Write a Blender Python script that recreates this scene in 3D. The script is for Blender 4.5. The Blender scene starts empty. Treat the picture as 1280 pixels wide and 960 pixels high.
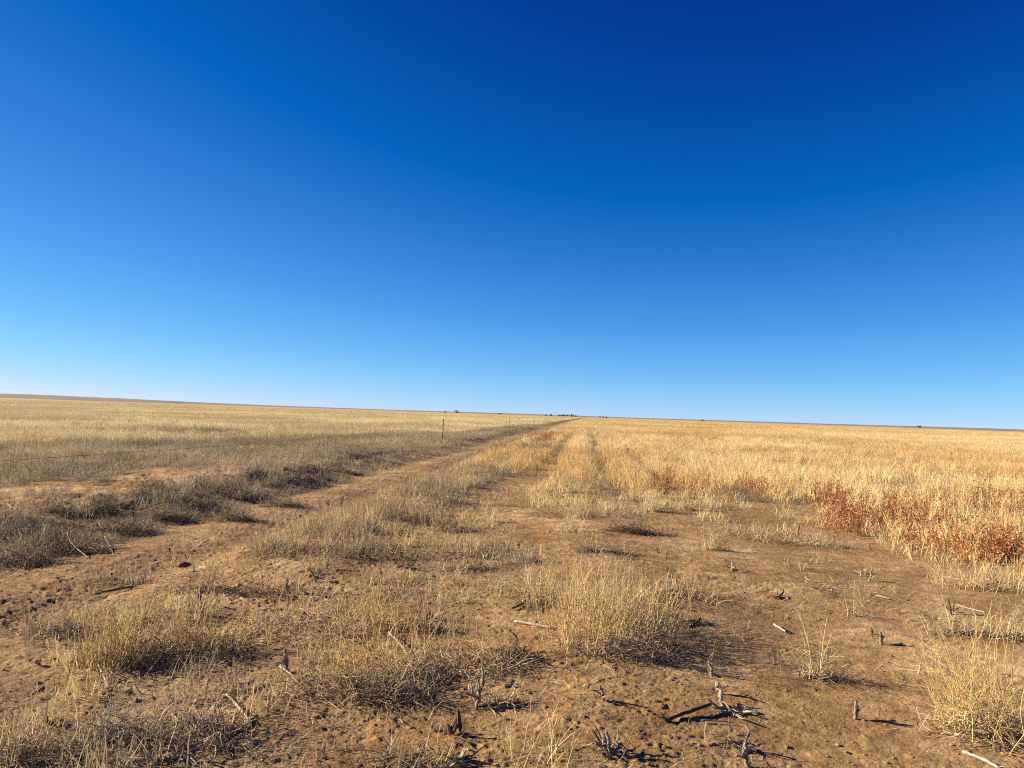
import bpy, math
import numpy as np
from mathutils import Vector, Matrix

rng = np.random.default_rng(11)
scene = bpy.context.scene
COL = scene.collection
R = math.radians

# ------------------------------------------------------------------ noise
def _h(ix, iy, seed):
    n = (ix.astype(np.int64) * 374761393 + iy.astype(np.int64) * 668265263 + seed * 974634777) & 0xFFFFFFFF
    n = ((n ^ (n >> 13)) * 1274126177) & 0xFFFFFFFF
    n = ((n ^ (n >> 16)) * 2246822519) & 0xFFFFFFFF
    return ((n ^ (n >> 15)) & 0xFFFFFF).astype(np.float64) / 16777215.0

def vnoise(x, y, seed=0):
    ix = np.floor(x); iy = np.floor(y)
    fx = x - ix; fy = y - iy
    fx = fx * fx * fx * (fx * (fx * 6 - 15) + 10); fy = fy * fy * fy * (fy * (fy * 6 - 15) + 10)
    a = _h(ix, iy, seed); b = _h(ix + 1, iy, seed); c = _h(ix, iy + 1, seed); d = _h(ix + 1, iy + 1, seed)
    return (a + (b - a) * fx + (c - a) * fy + (a - b - c + d) * fx * fy) * 2 - 1

def fbm(x, y, octaves=4, seed=0, gain=0.5):
    s = np.zeros_like(x); amp = 1.0; tot = 0
    ca, sa = 0.8, 0.6
    for k in range(octaves):
        s = s + amp * vnoise(x, y, seed + 17 * k); tot += amp; amp *= gain
        x, y = (ca * x - sa * y) * 2.03 + 5.3, (sa * x + ca * y) * 2.03 + 1.7
    return s / tot

def worley(x, y, seed=0):
    ix = np.floor(x); iy = np.floor(y)
    best = np.full_like(x, 9.0); rid = np.zeros_like(x)
    for dx in (-1, 0, 1):
        for dy in (-1, 0, 1):
            cx = ix + dx; cy = iy + dy
            px = cx + _h(cx, cy, seed); py = cy + _h(cx, cy, seed + 101)
            d = (px - x) ** 2 + (py - y) ** 2
            m = d < best
            best = np.where(m, d, best); rid = np.where(m, _h(cx, cy, seed + 211), rid)
    return np.sqrt(best), rid

def sst(a, b, x):
    t = np.clip((x - a) / (b - a), 0, 1)
    return t * t * (3 - 2 * t)

# ------------------------------------------------------------------ zones of the plain (x across the rows, y along them)
def bank_x(x, y):
    return x + 0.45 * fbm(y / 3.1, x * 0 + 2.0, 3, 5) + 0.25 * fbm(x / .9, y / .9, 2, 9)

def z_smooth(x, y):
    xc = bank_x(x, y)
    hk = np.clip(.8 + .9 * fbm(y / 4.3, x * 0 + 7.7, 2, 15), .25, 1.5)
    bank = (0.17 * hk * sst(-5.4, -7.2, xc) + .035 * sst(-6.5, -6.9, xc + .3 * fbm(x / .5, y / .5, 2, 12))) * (1 - 0.5 * sst(-7.8, -10.5, x))
    z = bank
    z = z + 0.05 * fbm(x / 3.5, y / 3.5, 3, 21)
    z = z - 0.05 * np.exp(-((x + 4.15) / .32) ** 2) - 0.05 * np.exp(-((x + 5.5) / .35) ** 2)
    z = z + 0.09 * np.exp(-((x + 2.9) / .75) ** 2) * sst(5, 9, y)
    z = z + 0.04 * np.exp(-((x - 0.1) / .6) ** 2)
    z = z + 0.20 * fbm(x / 60, y / 60, 2, 33) * sst(25, 120, np.hypot(x, y))
    return z

def z_fine(x, y):
    """clods, hoof pits and scuffs of the loose soil"""
    rough = 0.62 + 0.36 * sst(0.2, -2.5, x) - 0.15 * sst(1.5, 3, x) + 0.35 * fbm(x / 1.3, y / 1.3, 2, 41)
    rough = np.clip(rough, .3, 1.4)
    u = x * .95 + y * .3; v = y * .95 - x * .3
    z = 0.010 * fbm(u / .30, v / .20, 3, 43) + 0.015 * fbm(u / .085, v / .06, 5, 47, .72)
    wx = .35 * fbm(x / .06, y / .06, 2, 201); wy = .35 * fbm(x / .06, y / .06, 2, 202)
    d, r = worley(u / .105 + wx, v / .075 + wy, 51)
    z = z - 0.008 * np.exp(-(d / .28) ** 2) * (r < .16) * (.4 + r * 3)
    d, r = worley(u / .055 + wx, v / .04 + wy, 54)
    z = z - 0.006 * np.clip(1 - (d / .4) ** 2, 0, 1) * (r < .2)
    d, r = worley(x / .06 + wx, y / .06 + wy, 53)
    z = z + 0.010 * np.clip(1 - (d / .42) ** 2, 0, 1) * (r < .28) * (.3 + r * 3)
    d, r = worley(x / .34 + .3 * fbm(x / .2, y / .2, 2, 3), y / .34, 57)
    z = z - 0.018 * np.exp(-(d / .15) ** 2) * (r < .08)
    z = z * rough
    # cleated wheel track on the bare soil
    xt = x - (1.05 + .05 * np.sin(y * .7))
    tr = np.exp(-(xt / .16) ** 4)
    z = z - 0.011 * tr * np.clip(.5 + 1.2 * fbm(x / .4, y / .4, 2, 5), 0, 1) * (0.5 + 0.5 * np.sin((y + np.abs(xt) * .8) * 2 * np.pi / .115)) * (y > 2)
    xt = x - (2.75 + .05 * np.sin(y * .6 + 1))
    tr = np.exp(-(xt / .15) ** 4)
    z = z - 0.008 * tr * (0.5 + 0.5 * np.sin((y - np.abs(xt) * .8) * 2 * np.pi / .12)) * (y > 2)
    # harder broken relief on the bank
    b = sst(-5.8, -6.6, x) * sst(-10.5, -8.5, x)
    z = z + b * 0.05 * fbm(x / .3, y / .3, 3, 61)
    return z

def ground_z(x, y):
    x = np.asarray(x, float); y = np.asarray(y, float)
    r = np.hypot(x, y)
    return z_smooth(x, y) + z_fine(x, y) * sst(45, 15, r)

def gz(x, y):
    return float(ground_z(np.array([x]), np.array([y]))[0])

# ------------------------------------------------------------------ camera (standing height 1.6 m)
YAW, PITCH, ROLL = 5.62, 2.25, 1.87
F = 967.0
cz = float(z_smooth(np.array([0.]), np.array([0.]))[0]) + 1.6
cam_m = Matrix.Translation((0, 0, cz)) @ Matrix.Rotation(R(YAW), 4, 'Z') @ Matrix.Rotation(R(90 + PITCH), 4, 'X') @ Matrix.Rotation(R(ROLL), 4, 'Z')
cd = bpy.data.cameras.new('camera'); cam = bpy.data.objects.new('camera', cd); COL.objects.link(cam)
cam.matrix_world = cam_m
cd.sensor_width = 36; cd.lens = 36 * F / 1280; cd.clip_start = .05; cd.clip_end = 30000
scene.camera = cam
_M3 = cam_m.to_3x3()

def ray(px, py):
    return _M3 @ Vector(((px - 640) / F, -(py - 480) / F, -1))

def ground_at(px, py):
    """where the plain lies under a measured point of the photograph"""
    d = ray(px, py); z = 0.0
    for _ in range(12):
        t = (z - cz) / d.z
        z = float(z_smooth(np.array([d.x * t]), np.array([d.y * t]))[0])
    return d.x * t, d.y * t

CR = (math.cos(R(YAW)), math.sin(R(YAW)))          # to the right as one stands
CF = (-math.sin(R(YAW)), math.cos(R(YAW)))         # ahead

# ------------------------------------------------------------------ materials
def new_mat(name):
    m = bpy.data.materials.new(name); m.use_nodes = True
    nt = m.node_tree; nt.nodes.clear()
    return m, nt, nt.nodes, nt.links

def plant_mat(name, attr_type, attr, translucent=.25, per_blade=True):
    m, nt, N, L = new_mat(name)
    out = N.new('ShaderNodeOutputMaterial')
    a = N.new('ShaderNodeAttribute'); a.attribute_type = attr_type; a.attribute_name = attr
    col = a.outputs['Color']
    if per_blade:
        b = N.new('ShaderNodeAttribute'); b.attribute_type = 'GEOMETRY'; b.attribute_name = 'shade'
        mx = N.new('ShaderNodeMix'); mx.data_type = 'RGBA'; mx.blend_type = 'MULTIPLY'; mx.inputs[0].default_value = 1
        L.new(col, mx.inputs[6]); L.new(b.outputs['Color'], mx.inputs[7]); col = mx.outputs[2]
    d = N.new('ShaderNodeBsdfPrincipled'); d.inputs['Roughness'].default_value = .75
    d.inputs['Specular IOR Level'].default_value = .12
    t = N.new('ShaderNodeBsdfTranslucent'); ms = N.new('ShaderNodeMixShader'); ms.inputs[0].default_value = translucent
    L.new(col, d.inputs['Base Color']); L.new(col, t.inputs['Color'])
    L.new(d.outputs[0], ms.inputs[1]); L.new(t.outputs[0], ms.inputs[2]); L.new(ms.outputs[0], out.inputs[0])
    return m

ALB = .78
M_FIELD = plant_mat('straw_field', 'INSTANCER', 'tint')
M_STEM = plant_mat('dry_stem', 'GEOMETRY', 'shade', .15, False)

def solid_mat(name, c1, c2, scale=40, rough=.85, bump=.3, stretch=(1, 1, 1)):
    m, nt, N, L = new_mat(name)
    out = N.new('ShaderNodeOutputMaterial'); p = N.new('ShaderNodeBsdfPrincipled')
    tc = N.new('ShaderNodeTexCoord'); mp = N.new('ShaderNodeMapping'); mp.inputs['Scale'].default_value = stretch
    n = N.new('ShaderNodeTexNoise'); n.inputs['Scale'].default_value = scale; n.inputs['Detail'].default_value = 6
    cr = N.new('ShaderNodeValToRGB'); cr.color_ramp.elements[0].position = .35; cr.color_ramp.elements[1].position = .65
    cr.color_ramp.elements[0].color = (*[v * .78 for v in c1], 1); cr.color_ramp.elements[1].color = (*[v * .78 for v in c2], 1)
    bp = N.new('ShaderNodeBump'); bp.inputs['Strength'].default_value = bump; bp.inputs['Distance'].default_value = .004
    L.new(tc.outputs['Object'], mp.inputs[0]); L.new(mp.outputs[0], n.inputs['Vector'])
    L.new(n.outputs['Fac'], cr.inputs[0]); L.new(cr.outputs[0], p.inputs['Base Color'])
    L.new(n.outputs['Fac'], bp.inputs['Height']); L.new(bp.outputs[0], p.inputs['Normal'])
    p.inputs['Roughness'].default_value = rough; p.inputs['Specular IOR Level'].default_value = .2
    L.new(p.outputs[0], out.inputs[0])
    return m

M_PALE = solid_mat('bleached_stalk', (.30, .24, .16), (.56, .48, .36), 30, stretch=(6, 6, 1))
M_GREY = solid_mat('weathered_stalk', (.17, .13, .09), (.36, .29, .21), 30, stretch=(4, 4, 1))
M_DARK = solid_mat('dark_stalk', (.06, .042, .03), (.15, .10, .07), 30, stretch=(4, 4, 1))
M_PITH = solid_mat('stalk_pith', (.3, .22, .13), (.44, .35, .23), 60)
M_RUST = solid_mat('rusty_steel', (.035, .02, .014), (.075, .04, .025), 25, .7, .15)
M_WIRE = solid_mat('fence_wire', (.05, .045, .04), (.1, .08, .07), 25, .6, .0)
M_SOILCLOD = solid_mat('soil_lump', (.14, .075, .035), (.27, .16, .08), 18, .95, .8)
M_BARK = solid_mat('far_bark', (.05, .04, .03), (.09, .07, .05), 3, .9, 0)
M_CROWN = solid_mat('far_foliage', (.025, .032, .022), (.06, .065, .045), 1.5, .9, 0)
M_HILL = solid_mat('far_scrubland', (.24, .195, .135), (.33, .27, .185), .004, .95, 0)

# ground
def make_ground_mat():
    m, nt, N, L = new_mat('plain_soil')
    out = N.new('ShaderNodeOutputMaterial'); p = N.new('ShaderNodeBsdfPrincipled')
    p.inputs['Roughness'].default_value = .95; p.inputs['Specular IOR Level'].default_value = .1
    tc = N.new('ShaderNodeTexCoord')
    def noise(scale, detail, rough=.6, vec=None):
        n = N.new('ShaderNodeTexNoise'); n.inputs['Scale'].default_value = scale
        n.inputs['Detail'].default_value = detail; n.inputs['Roughness'].default_value = rough
        L.new(vec or tc.outputs['Object'], n.inputs['Vector']); return n.outputs['Fac']
    def ramp(fac, stops):
        c = N.new('ShaderNodeValToRGB'); e = c.color_ramp.elements
        while len(e) < len(stops): e.new(.5)
        for k, (pos, col) in enumerate(stops): e[k].position = pos; e[k].color = (*col, 1)
        L.new(fac, c.inputs[0]); return c.outputs[0]
    def mix(f, a, b, mode='MIX'):
        x = N.new('ShaderNodeMix'); x.data_type = 'RGBA'; x.blend_type = mode
        if isinstance(f, float): x.inputs[0].default_value = f
        else: L.new(f, x.inputs[0])
        for s, v in ((6, a), (7, b)):
            if isinstance(v, tuple): x.inputs[s].default_value = (*v, 1)
            else: L.new(v, x.inputs[s])
        return x.outputs[2]
    big = ramp(noise(.55, 5), [(.32, (.225, .131, .056)), (.5, (.315, .196, .088)), (.68, (.43, .288, .148))])
    mid = ramp(noise(7, 6, .7), [(.3, (.56, .53, .50)), (.5, (.96, .96, .96)), (.68, (1.3, 1.31, 1.32))])
    c = mix(1.0, big, mid, 'MULTIPLY')
    crust = noise(2.3, 7, .62)
    c = mix(1.0, c, ramp(crust, [(.40, (.86, .84, .82)), (.54, (1, 1, 1)), (.62, (1.24, 1.27, 1.32))]), 'MULTIPLY')
    fine = ramp(noise(95, 6, .8), [(.34, (.38, .34, .31)), (.46, (.98, .98, .98)), (.66, (1.36, 1.36, 1.33))])
    c = mix(1.0, c, fine, 'MULTIPLY')
    # straw litter where grass grows, and straw colour of the far plain
    a = N.new('ShaderNodeAttribute'); a.attribute_name = 'litter'
    sep = N.new('ShaderNodeSeparateColor'); L.new(a.outputs['Color'], sep.inputs[0])
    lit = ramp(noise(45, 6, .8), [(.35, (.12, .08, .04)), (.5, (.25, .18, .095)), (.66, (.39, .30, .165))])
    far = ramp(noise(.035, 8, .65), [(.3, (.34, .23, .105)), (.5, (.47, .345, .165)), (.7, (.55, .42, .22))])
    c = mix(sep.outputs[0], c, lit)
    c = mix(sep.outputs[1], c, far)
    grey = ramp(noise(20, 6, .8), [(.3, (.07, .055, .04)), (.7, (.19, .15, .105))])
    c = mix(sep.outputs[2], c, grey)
    L.new(c, p.inputs['Base Color'])
    bp = N.new('ShaderNodeBump'); bp.inputs['Strength'].default_value = .9; bp.inputs['Distance'].default_value = .018
    add = N.new('ShaderNodeMath'); add.operation = 'ADD'
    L.new(noise(60, 6, .7), add.inputs[0]); L.new(noise(16, 4, .6), add.inputs[1])
    L.new(add.outputs[0], bp.inputs['Height']); L.new(bp.outputs[0], p.inputs['Normal'])
    L.new(p.outputs[0], out.inputs[0])
    return m

# ------------------------------------------------------------------ mesh helpers
def mesh_from(name, v, faces_list, smooth=False):
    """faces_list: arrays (n,3) or (n,4)"""
    me = bpy.data.meshes.new(name)
    v = np.ascontiguousarray(v, np.float32)
    me.vertices.add(len(v)); me.vertices.foreach_set('co', v.ravel())
    fl = [np.asarray(f, np.int32) for f in faces_list if len(f)]
    loops = np.concatenate([f.ravel() for f in fl]); tot = np.concatenate([np.full(len(f), f.shape[1], np.int32) for f in fl])
    start = np.concatenate([[0], np.cumsum(tot)[:-1]]).astype(np.int32)
    me.loops.add(len(loops)); me.loops.foreach_set('vertex_index', loops)
    me.polygons.add(len(tot)); me.polygons.foreach_set('loop_start', start); me.polygons.foreach_set('loop_total', tot)
    if smooth: me.polygons.foreach_set('use_smooth', np.ones(len(tot), bool))
    me.update(calc_edges=True); me.validate()
    return me

def set_col(me, name, c):
    a = me.attributes.new(name, 'FLOAT_COLOR', 'POINT')
    c = np.concatenate([c, np.ones((len(c), 1))], 1).astype(np.float32)
    a.data.foreach_set('color', np.ascontiguousarray(c).ravel())

class Build:
    """gathers ribbons, tubes and flakes into one mesh"""
    def __init__(s): s.v = []; s.f3 = []; s.f4 = []; s.c = []; s.n = 0
    def push(s, v, f, c):
        f = np.asarray(f) + s.n
        (s.f3 if f.shape[1] == 3 else s.f4).append(f)
        s.v.append(v); s.c.append(c); s.n += len(v)
    def ribbons(s, P, W, col, side=None):
        S, K, _ = P.shape
        if side is None:
            a = rng.uniform(0, 2 * np.pi, S); side = np.stack([np.cos(a), np.sin(a), np.zeros(S)], 1)
        off = side[:, None, :] * W[:, :, None] * .5
        V = np.stack([P - off, P + off], 2).reshape(-1, 3)
        b = np.arange(S)[:, None] * (2 * K) + np.arange(K - 1)[None] * 2
        q = np.stack([b, b + 1, b + 3, b + 2], 2).reshape(-1, 4)
        s.push(V, q, np.repeat(col, 2 * K, 0))
    def tubes(s, P, Rr, col, sides=3, caps=False, flat=1.0):
        S, K, _ = P.shape
        T = np.gradient(P, axis=1); T /= np.linalg.norm(T, axis=2, keepdims=True) + 1e-9
        ref = rng.normal(size=(S, 3)); ref[:, 2] *= .2
        A = np.cross(T, ref[:, None, :]); A /= np.linalg.norm(A, axis=2, keepdims=True) + 1e-9
        B = np.cross(T, A)
        ang = np.arange(sides) * 2 * np.pi / sides
        V = P[:, :, None, :] + Rr[:, :, None, None] * (np.cos(ang)[None, None, :, None] * A[:, :, None, :] + flat * np.sin(ang)[None, None, :, None] * B[:, :, None, :])
        V = V.reshape(-1, 3)
        base = np.arange(S)[:, None, None] * (K * sides) + np.arange(K - 1)[None, :, None] * sides
        i = np.arange(sides)[None, None, :]; j = (i + 1) % sides
        q = np.stack([base + i, base + j, base + sides + j, base + sides + i], 3).reshape(-1, 4)
        n0 = s.n
        s.push(V, q, np.repeat(col, K * sides, 0))
        if caps and sides > 3:
            for st in range(S):
                for kk, rev in ((0, True), (K - 1, False)):
                    ring = n0 + st * K * sides + kk * sides + np.arange(sides)
                    if rev: ring = ring[::-1]
                    for t in range(1, sides - 1):
                        s.f3.append(np.array([[ring[0], ring[t], ring[t + 1]]]))
    def flakes(s, C, size, col, elong=1.8):
        S = len(C)
        a = rng.normal(size=(S, 3)); a /= np.linalg.norm(a, axis=1, keepdims=True)
        b = np.cross(a, rng.normal(size=(S, 3))); b /= np.linalg.norm(b, axis=1, keepdims=True)
        h = np.asarray(size)[:, None] * .5
        V = np.stack([C - a * h * elong, C + b * h, C + a * h * elong, C - b * h], 1).reshape(-1, 3)
        q = np.arange(S * 4).reshape(-1, 4)
        s.push(V, q, np.repeat(col, 4, 0))
    def mesh(s, name, mat=None, smooth=False):
        fs = []
        if s.f3: fs.append(np.concatenate(s.f3))
        if s.f4: fs.append(np.concatenate(s.f4))
        me = mesh_from(name, np.concatenate(s.v), fs, smooth)
        set_col(me, 'shade', np.clip(np.concatenate(s.c), 0, 1.6))
        if mat: me.materials.append(mat)
        return me

def vary(base, S, amt=.18, hue=.05):
    base = np.asarray(base); base = base * ALB if base.max() < .95 else base
    amt = min(amt * 1.3, .6)
    k = 1 + rng.uniform(-amt, amt, (S, 1))
    return np.asarray(base)[None] * k * (1 + rng.uniform(-hue, hue, (S, 3)))

def grow(base, d0, length, K, wobble=.12, grav=0.0, curl=None):
    """S stems of K points walked from their bases"""
    S = len(base); P = np.zeros((S, K, 3)); P[:, 0] = base
    d = d0 / (np.linalg.norm(d0, axis=1, keepdims=True) + 1e-9)
    drift = rng.normal(size=(S, 3)) * wobble * .6
    for k in range(1, K):
        d = d + rng.normal(size=(S, 3)) * wobble + drift; d[:, 2] -= grav
        d /= np.linalg.norm(d, axis=1, keepdims=True) + 1e-9
        P[:, k] = P[:, k - 1] + d * (length / (K - 1))[:, None]
    return P

def up_dirs(S, lean, az=None):
    a = rng.uniform(0, 2 * np.pi, S) if az is None else az
    l = np.abs(rng.normal(size=S)) * lean
    return np.stack([np.cos(a) * np.sin(l), np.sin(a) * np.sin(l), np.cos(l)], 1)

def link(o, parent=None):
    COL.objects.link(o)
    if parent: o.parent = parent
    return o

def thing(name, label, cat, loc, group=None, data=None, rotz=0):
    o = bpy.data.objects.new(name, data); COL.objects.link(o)
    o.location = loc; o.rotation_euler = (0, 0, rotz)
    o['label'] = label; o['category'] = cat
    if group: o['group'] = group
    return o

def part(name, me, parent, label=None):
    o = bpy.data.objects.new(name, me); COL.objects.link(o); o.parent = parent
    if label: o['label'] = label
    return o

# ------------------------------------------------------------------ zones for plants
def nz(x, y, s, seed, o=3): return fbm(x / s, y / s, o, seed)

def m_field(x, y):
    n = nz(x, y, 2.2, 71)
    n2 = nz(x, y, .7, 72)
    a = np.minimum(sst(3.3, 6.3, x + .9 * n + .5 * n2), sst(6.0, 9.2, y + .9 * n + .6 * n2))
    b = np.minimum(sst(12.2, 20.5, y + 3.0 * n + 2.2 * n2), sst(-1.6, .2, x + .6 * n))
    c = np.minimum(sst(18, 27, y + 3 * n + 2 * n2), sst(-3.9, -3.0, x + .4 * n))
    m = np.maximum(np.maximum(a, b), c)
    gap = sst(.22, .45, nz(x * .8, y * .35, 1.5, 77)) * sst(120, 40, y)
    lanes = .8 * sst(.1, .8, np.sin((x + .12 * n) * 2 * np.pi / 1.52)) * sst(4.2, 2, np.abs(x - .3))
    return m * (1 - .8 * gap) * (1 - lanes * sst(110, 50, y))

def m_pasture(x, y):
    n = nz(x, y, 5, 81)
    m = np.minimum(sst(-8.6, -10.0, x + .15 * n), sst(-1.5, 2.5, y - (28 + (x + 17) * 3.4) + 4.0 * n))
    m = np.maximum(m, np.minimum(sst(-7.8, -9, x), sst(75, 110, y)))
    m = np.maximum(m, sst(-24, -30, x + 2 * n) * sst(8, 14, y))
    return m * (1 - .85 * sst(.16, .42, nz(x * .35, y, 3.2, 199)) * sst(90, 50, np.hypot(x, y)))

def m_strip(x, y):
    n = nz(x, y, 1.4, 91)
    w = .75 + .35 * n + .25 * sst(12, 20, y)
    return sst(1, .55, np.abs(x + 2.95 + .25 * n) / w) * sst(6.6, 8.8, y + .8 * n) * sst(.45, .1, nz(x, y, .8, 93))

def bare_shelf(x, y):
    n = nz(x, y, .8, 205)
    return np.clip(1.25 * np.exp(-((x + 8.3) / 1.35) ** 4) * sst(7.8, 9.5, y) * sst(18.5, 15.5, y) - .55 * sst(.0, .4, n), 0, 1)

def m_shelf(x, y):      # grey grass on the bank's top and on to the pasture
    n = nz(x, y, 1.6, 95)
    m = sst(-6.75, -7.3, bank_x(x, y)) * (1 - m_pasture(x, y))
    bare = bare_shelf(x, y)
    bare = np.maximum(bare, sst(19, 12, y) * sst(.0, .35, nz(x, y, 2.0, 97)) * .85)
    gap = sst(.15, .45, nz(x * .5, y, 2.2, 99))
    face = .75 * sst(-5.9, -6.5, bank_x(x, y)) * sst(-7.4, -6.9, bank_x(x, y)) * sst(.35, -.1, nz(x, y, .7, 198)) * (1 - bare) * (.5 + .5 * sst(10, 16, y))
    return np.maximum(m * (1 - bare) * (1 - .9 * gap), face)

def m_bankface(x, y):
    xc = bank_x(x, y)
    return sst(-7.5, -7.1, xc) * sst(-5.2, -5.9, xc) * sst(.5, .0, nz(x, y, .9, 103)) * (.35 + .65 * sst(19, 13, y))

def m_sparse(x, y):     # scattered poor grass on the bare strips
    n = nz(x, y, 1.1, 105)
    a = sst(-2.2, -1.6, x) * sst(3.4, 2.6, x) * sst(8, 11, y) * sst(20, 15, y)
    b = sst(-4.9, -4.2, x) * sst(-.1, -1.2, x) * sst(2.6, 3.6, y) * sst(26, 18, y)
    c = np.exp(-((x - .15) / .55) ** 2) * sst(6.2, 7.5, y)
    e = sst(-3.6, -4.1, x) * sst(-6.3, -5.6, x) * (.6 * sst(8, 13, y) + .4 * sst(18, 36, y)) * .95
    return np.maximum(np.maximum(a * .62, b * .68), np.maximum(c * .7, e)) * sst(-.05, .35, n)

# ------------------------------------------------------------------ the ground: one sheet to the horizon
def make_ground():
    head = R(90 + YAW)
    inner = np.linspace(-R(43), R(43), 1150)
    outer = np.linspace(R(43), 2 * np.pi - R(43), 70)[1:-1]
    az = head - np.concatenate([inner, outer])
    inv = np.linspace(1 / 1.9, 1 / 60., 1050)
    rr = np.concatenate([[.35, .9, 1.4], 1 / inv, np.geomspace(63, 5200, 90)])
    A, RR = np.meshgrid(az, rr)
    x = (np.cos(A) * RR); y = (np.sin(A) * RR)
    z = ground_z(x.ravel(), y.ravel()).reshape(x.shape)
    nr, na = x.shape
    V = np.concatenate([np.stack([x, y, z], 2).reshape(-1, 3), [[0, 0, gz(0, 0)]]])
    i = np.arange(nr - 1)[:, None]; j = np.arange(na)[None]; k = (j + 1) % na
    q = np.stack([i * na + j, (i + 1) * na + j, (i + 1) * na + k, i * na + k], 2).reshape(-1, 4)
    c = nr * na
    t = np.stack([np.full(na, c), np.arange(na), (np.arange(na) + 1) % na], 1)
    me = mesh_from('ground', V, [t, q], True)
    xx, yy = V[:, 0], V[:, 1]
    lit = np.clip(np.maximum.reduce([.75 * m_field(xx, yy), .8 * m_pasture(xx, yy), .55 * m_strip(xx, yy), .6 * m_shelf(xx, yy), .45 * m_sparse(xx, yy)]), 0, 1)
    far = sst(60, 160, np.hypot(xx, yy))
    far = far * np.maximum(sst(-4.2, -3.2, xx), sst(-7, -8, xx))
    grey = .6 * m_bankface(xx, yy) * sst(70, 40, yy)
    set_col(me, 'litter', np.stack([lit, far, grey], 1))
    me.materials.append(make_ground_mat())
    o = bpy.data.objects.new('ground', me); COL.objects.link(o); o['kind'] = 'structure'
make_ground()

# low rise far away
def make_hills():
    az = np.linspace(R(-55), R(75), 500)     # left of the rows is positive
    pxs = 640 - np.tan(az - R(YAW)) * F
    px = np.where(np.abs(az - R(YAW)) < R(60), pxs, np.where(az > 0, -600, 1900))
    ang = np.interp(px, [-400, 0, 160, 320, 480, 640, 800, 1000, 1280, 1700], [5, 4.6, 3.4, 1.6, .9, 1.3, .9, 1.2, 1.8, 2.]) / F
    top = ang * 6200 + 1.5
    top = top * (1 + .12 * fbm(az * 14, az * 0, 4, 7))
    rr = np.array([5000, 5350, 5800, 6200, 6700, 7300]); pr = np.array([-.12, .25, .75, 1.0, .8, -.1])
    V = np.stack([np.stack([-np.sin(az) * r, np.cos(az) * r, top * p], 1) for r, p in zip(rr, pr)]).reshape(-1, 3)
    n = len(az); i = np.arange(len(rr) - 1)[:, None]; j = np.arange(n - 1)[None]
    q = np.stack([i * n + j, i * n + j + 1, (i + 1) * n + j + 1, (i + 1) * n + j], 2).reshape(-1, 4)
    me = mesh_from('hills', V, [q], True); me.materials.append(M_HILL)
    o = bpy.data.objects.new('hills', me); COL.objects.link(o); o['kind'] = 'structure'
make_hills()

# ------------------------------------------------------------------ plant clumps scattered by geometry nodes (uncountable grass)
def field_clump(S, h, spread, lean, w, plume=.5):
    b = Build(); K = 5
    a = rng.uniform(0, 2 * np.pi, S); r = spread * np.sqrt(rng.uniform(0, 1, S))
    base = np.stack([np.cos(a) * r, np.sin(a) * r, np.full(S, -.02)], 1)
    L = h * rng.uniform(.45, 1.1, S)
    P = grow(base, up_dirs(S, lean), L, K, .07, .02)
    W = w * rng.uniform(.6, 1.3, S)[:, None] * np.array([1, .95, .8, .55, .15])[None]
    b.ribbons(P, W, vary((1, 1, 1), S, .25, .05))
    if plume:
        m = rng.uniform(size=S) < plume; T = P[m]; n = len(T); k = 7
        t = rng.uniform(.62, 1.02, (n, k))
        seg = np.clip((t * (K - 1)).astype(int), 0, K - 2); fr = t * (K - 1) - seg
        C = T[np.arange(n)[:, None], seg] * (1 - fr[..., None]) + T[np.arange(n)[:, None], seg + 1] * fr[..., None]
        C = C.reshape(-1, 3) + rng.normal(size=(n * k, 3)) * .009
        d = np.tile([[0, 0, 1.]], (n * k, 1)) + rng.normal(size=(n * k, 3)) * .35
        Q = np.stack([C - d * .011, C + d * .002, C + d * .014], 1)
        b.ribbons(Q, w * rng.uniform(.5, 1.1, (n * k, 1)) * np.array([[.5, 1, .15]]), vary((1.06, 1.04, 1), n * k, .2, .05))
    return b.mesh('grass_clump', M_FIELD)

def red_clump(spread=.15):
    b = Build(); S = 9; K = 6
    base = np.concatenate([rng.normal(size=(S, 2)) * spread, np.zeros((S, 1))], 1)
    P = grow(base, up_dirs(S, .22), rng.uniform(.3, .55, S), K, .08)
    b.ribbons(P, np.full((S, K), .006), vary((.55, .5, .45), S, .2))
    n = S * 28; s = rng.integers(0, S, n); t = rng.uniform(.25, 1.0, n)
    seg = np.clip((t * (K - 1)).astype(int), 0, K - 2); fr = (t * (K - 1) - seg)[:, None]
    C = P[s, seg] * (1 - fr) + P[s, seg + 1] * fr + rng.normal(size=(n, 3)) * .022
    b.flakes(C, rng.uniform(.010, .025, n), vary((1, 1, 1), n, .35, .12), 1.6)
    return b

def twig_mound(S, rad, h, leaf=0):
    b = Build(); K = 6
    base = np.concatenate([rng.normal(size=(S, 2)) * rad * .3, np.zeros((S, 1))], 1)
    d = rng.normal(size=(S, 3)); d[:, 2] = np.abs(d[:, 2]) * .8 * h / rad + .1
    P = grow(base, d, rad * rng.uniform(.5, 1.15, S), K, .22, .03)
    P[..., 2] = np.maximum(P[..., 2], .004)
    b.ribbons(P, np.full((S, K), .0055) * rng.uniform(.6, 1.4, (S, 1)), vary((1, 1, 1), S, .35, .05))
    m = S * 2; s = rng.integers(0, S, m); k = rng.integers(2, K, m)
    d = rng.normal(size=(m, 3)); d[:, 2] = np.abs(d[:, 2])
    Q = grow(P[s, k], d, rad * rng.uniform(.15, .4, m), 4, .2)
    b.ribbons(Q, np.full((m, 4), .0035), vary((1.05, 1.05, 1.05), m, .35, .05))
    if leaf:
        j = rng.integers(0, m, leaf)
        b.flakes(Q[j, rng.integers(0, 4, leaf)] + rng.normal(size=(leaf, 3)) * .01, rng.uniform(.008, .02, leaf), vary((.9, .95, .85), leaf, .3, .05))
    return b

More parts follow.
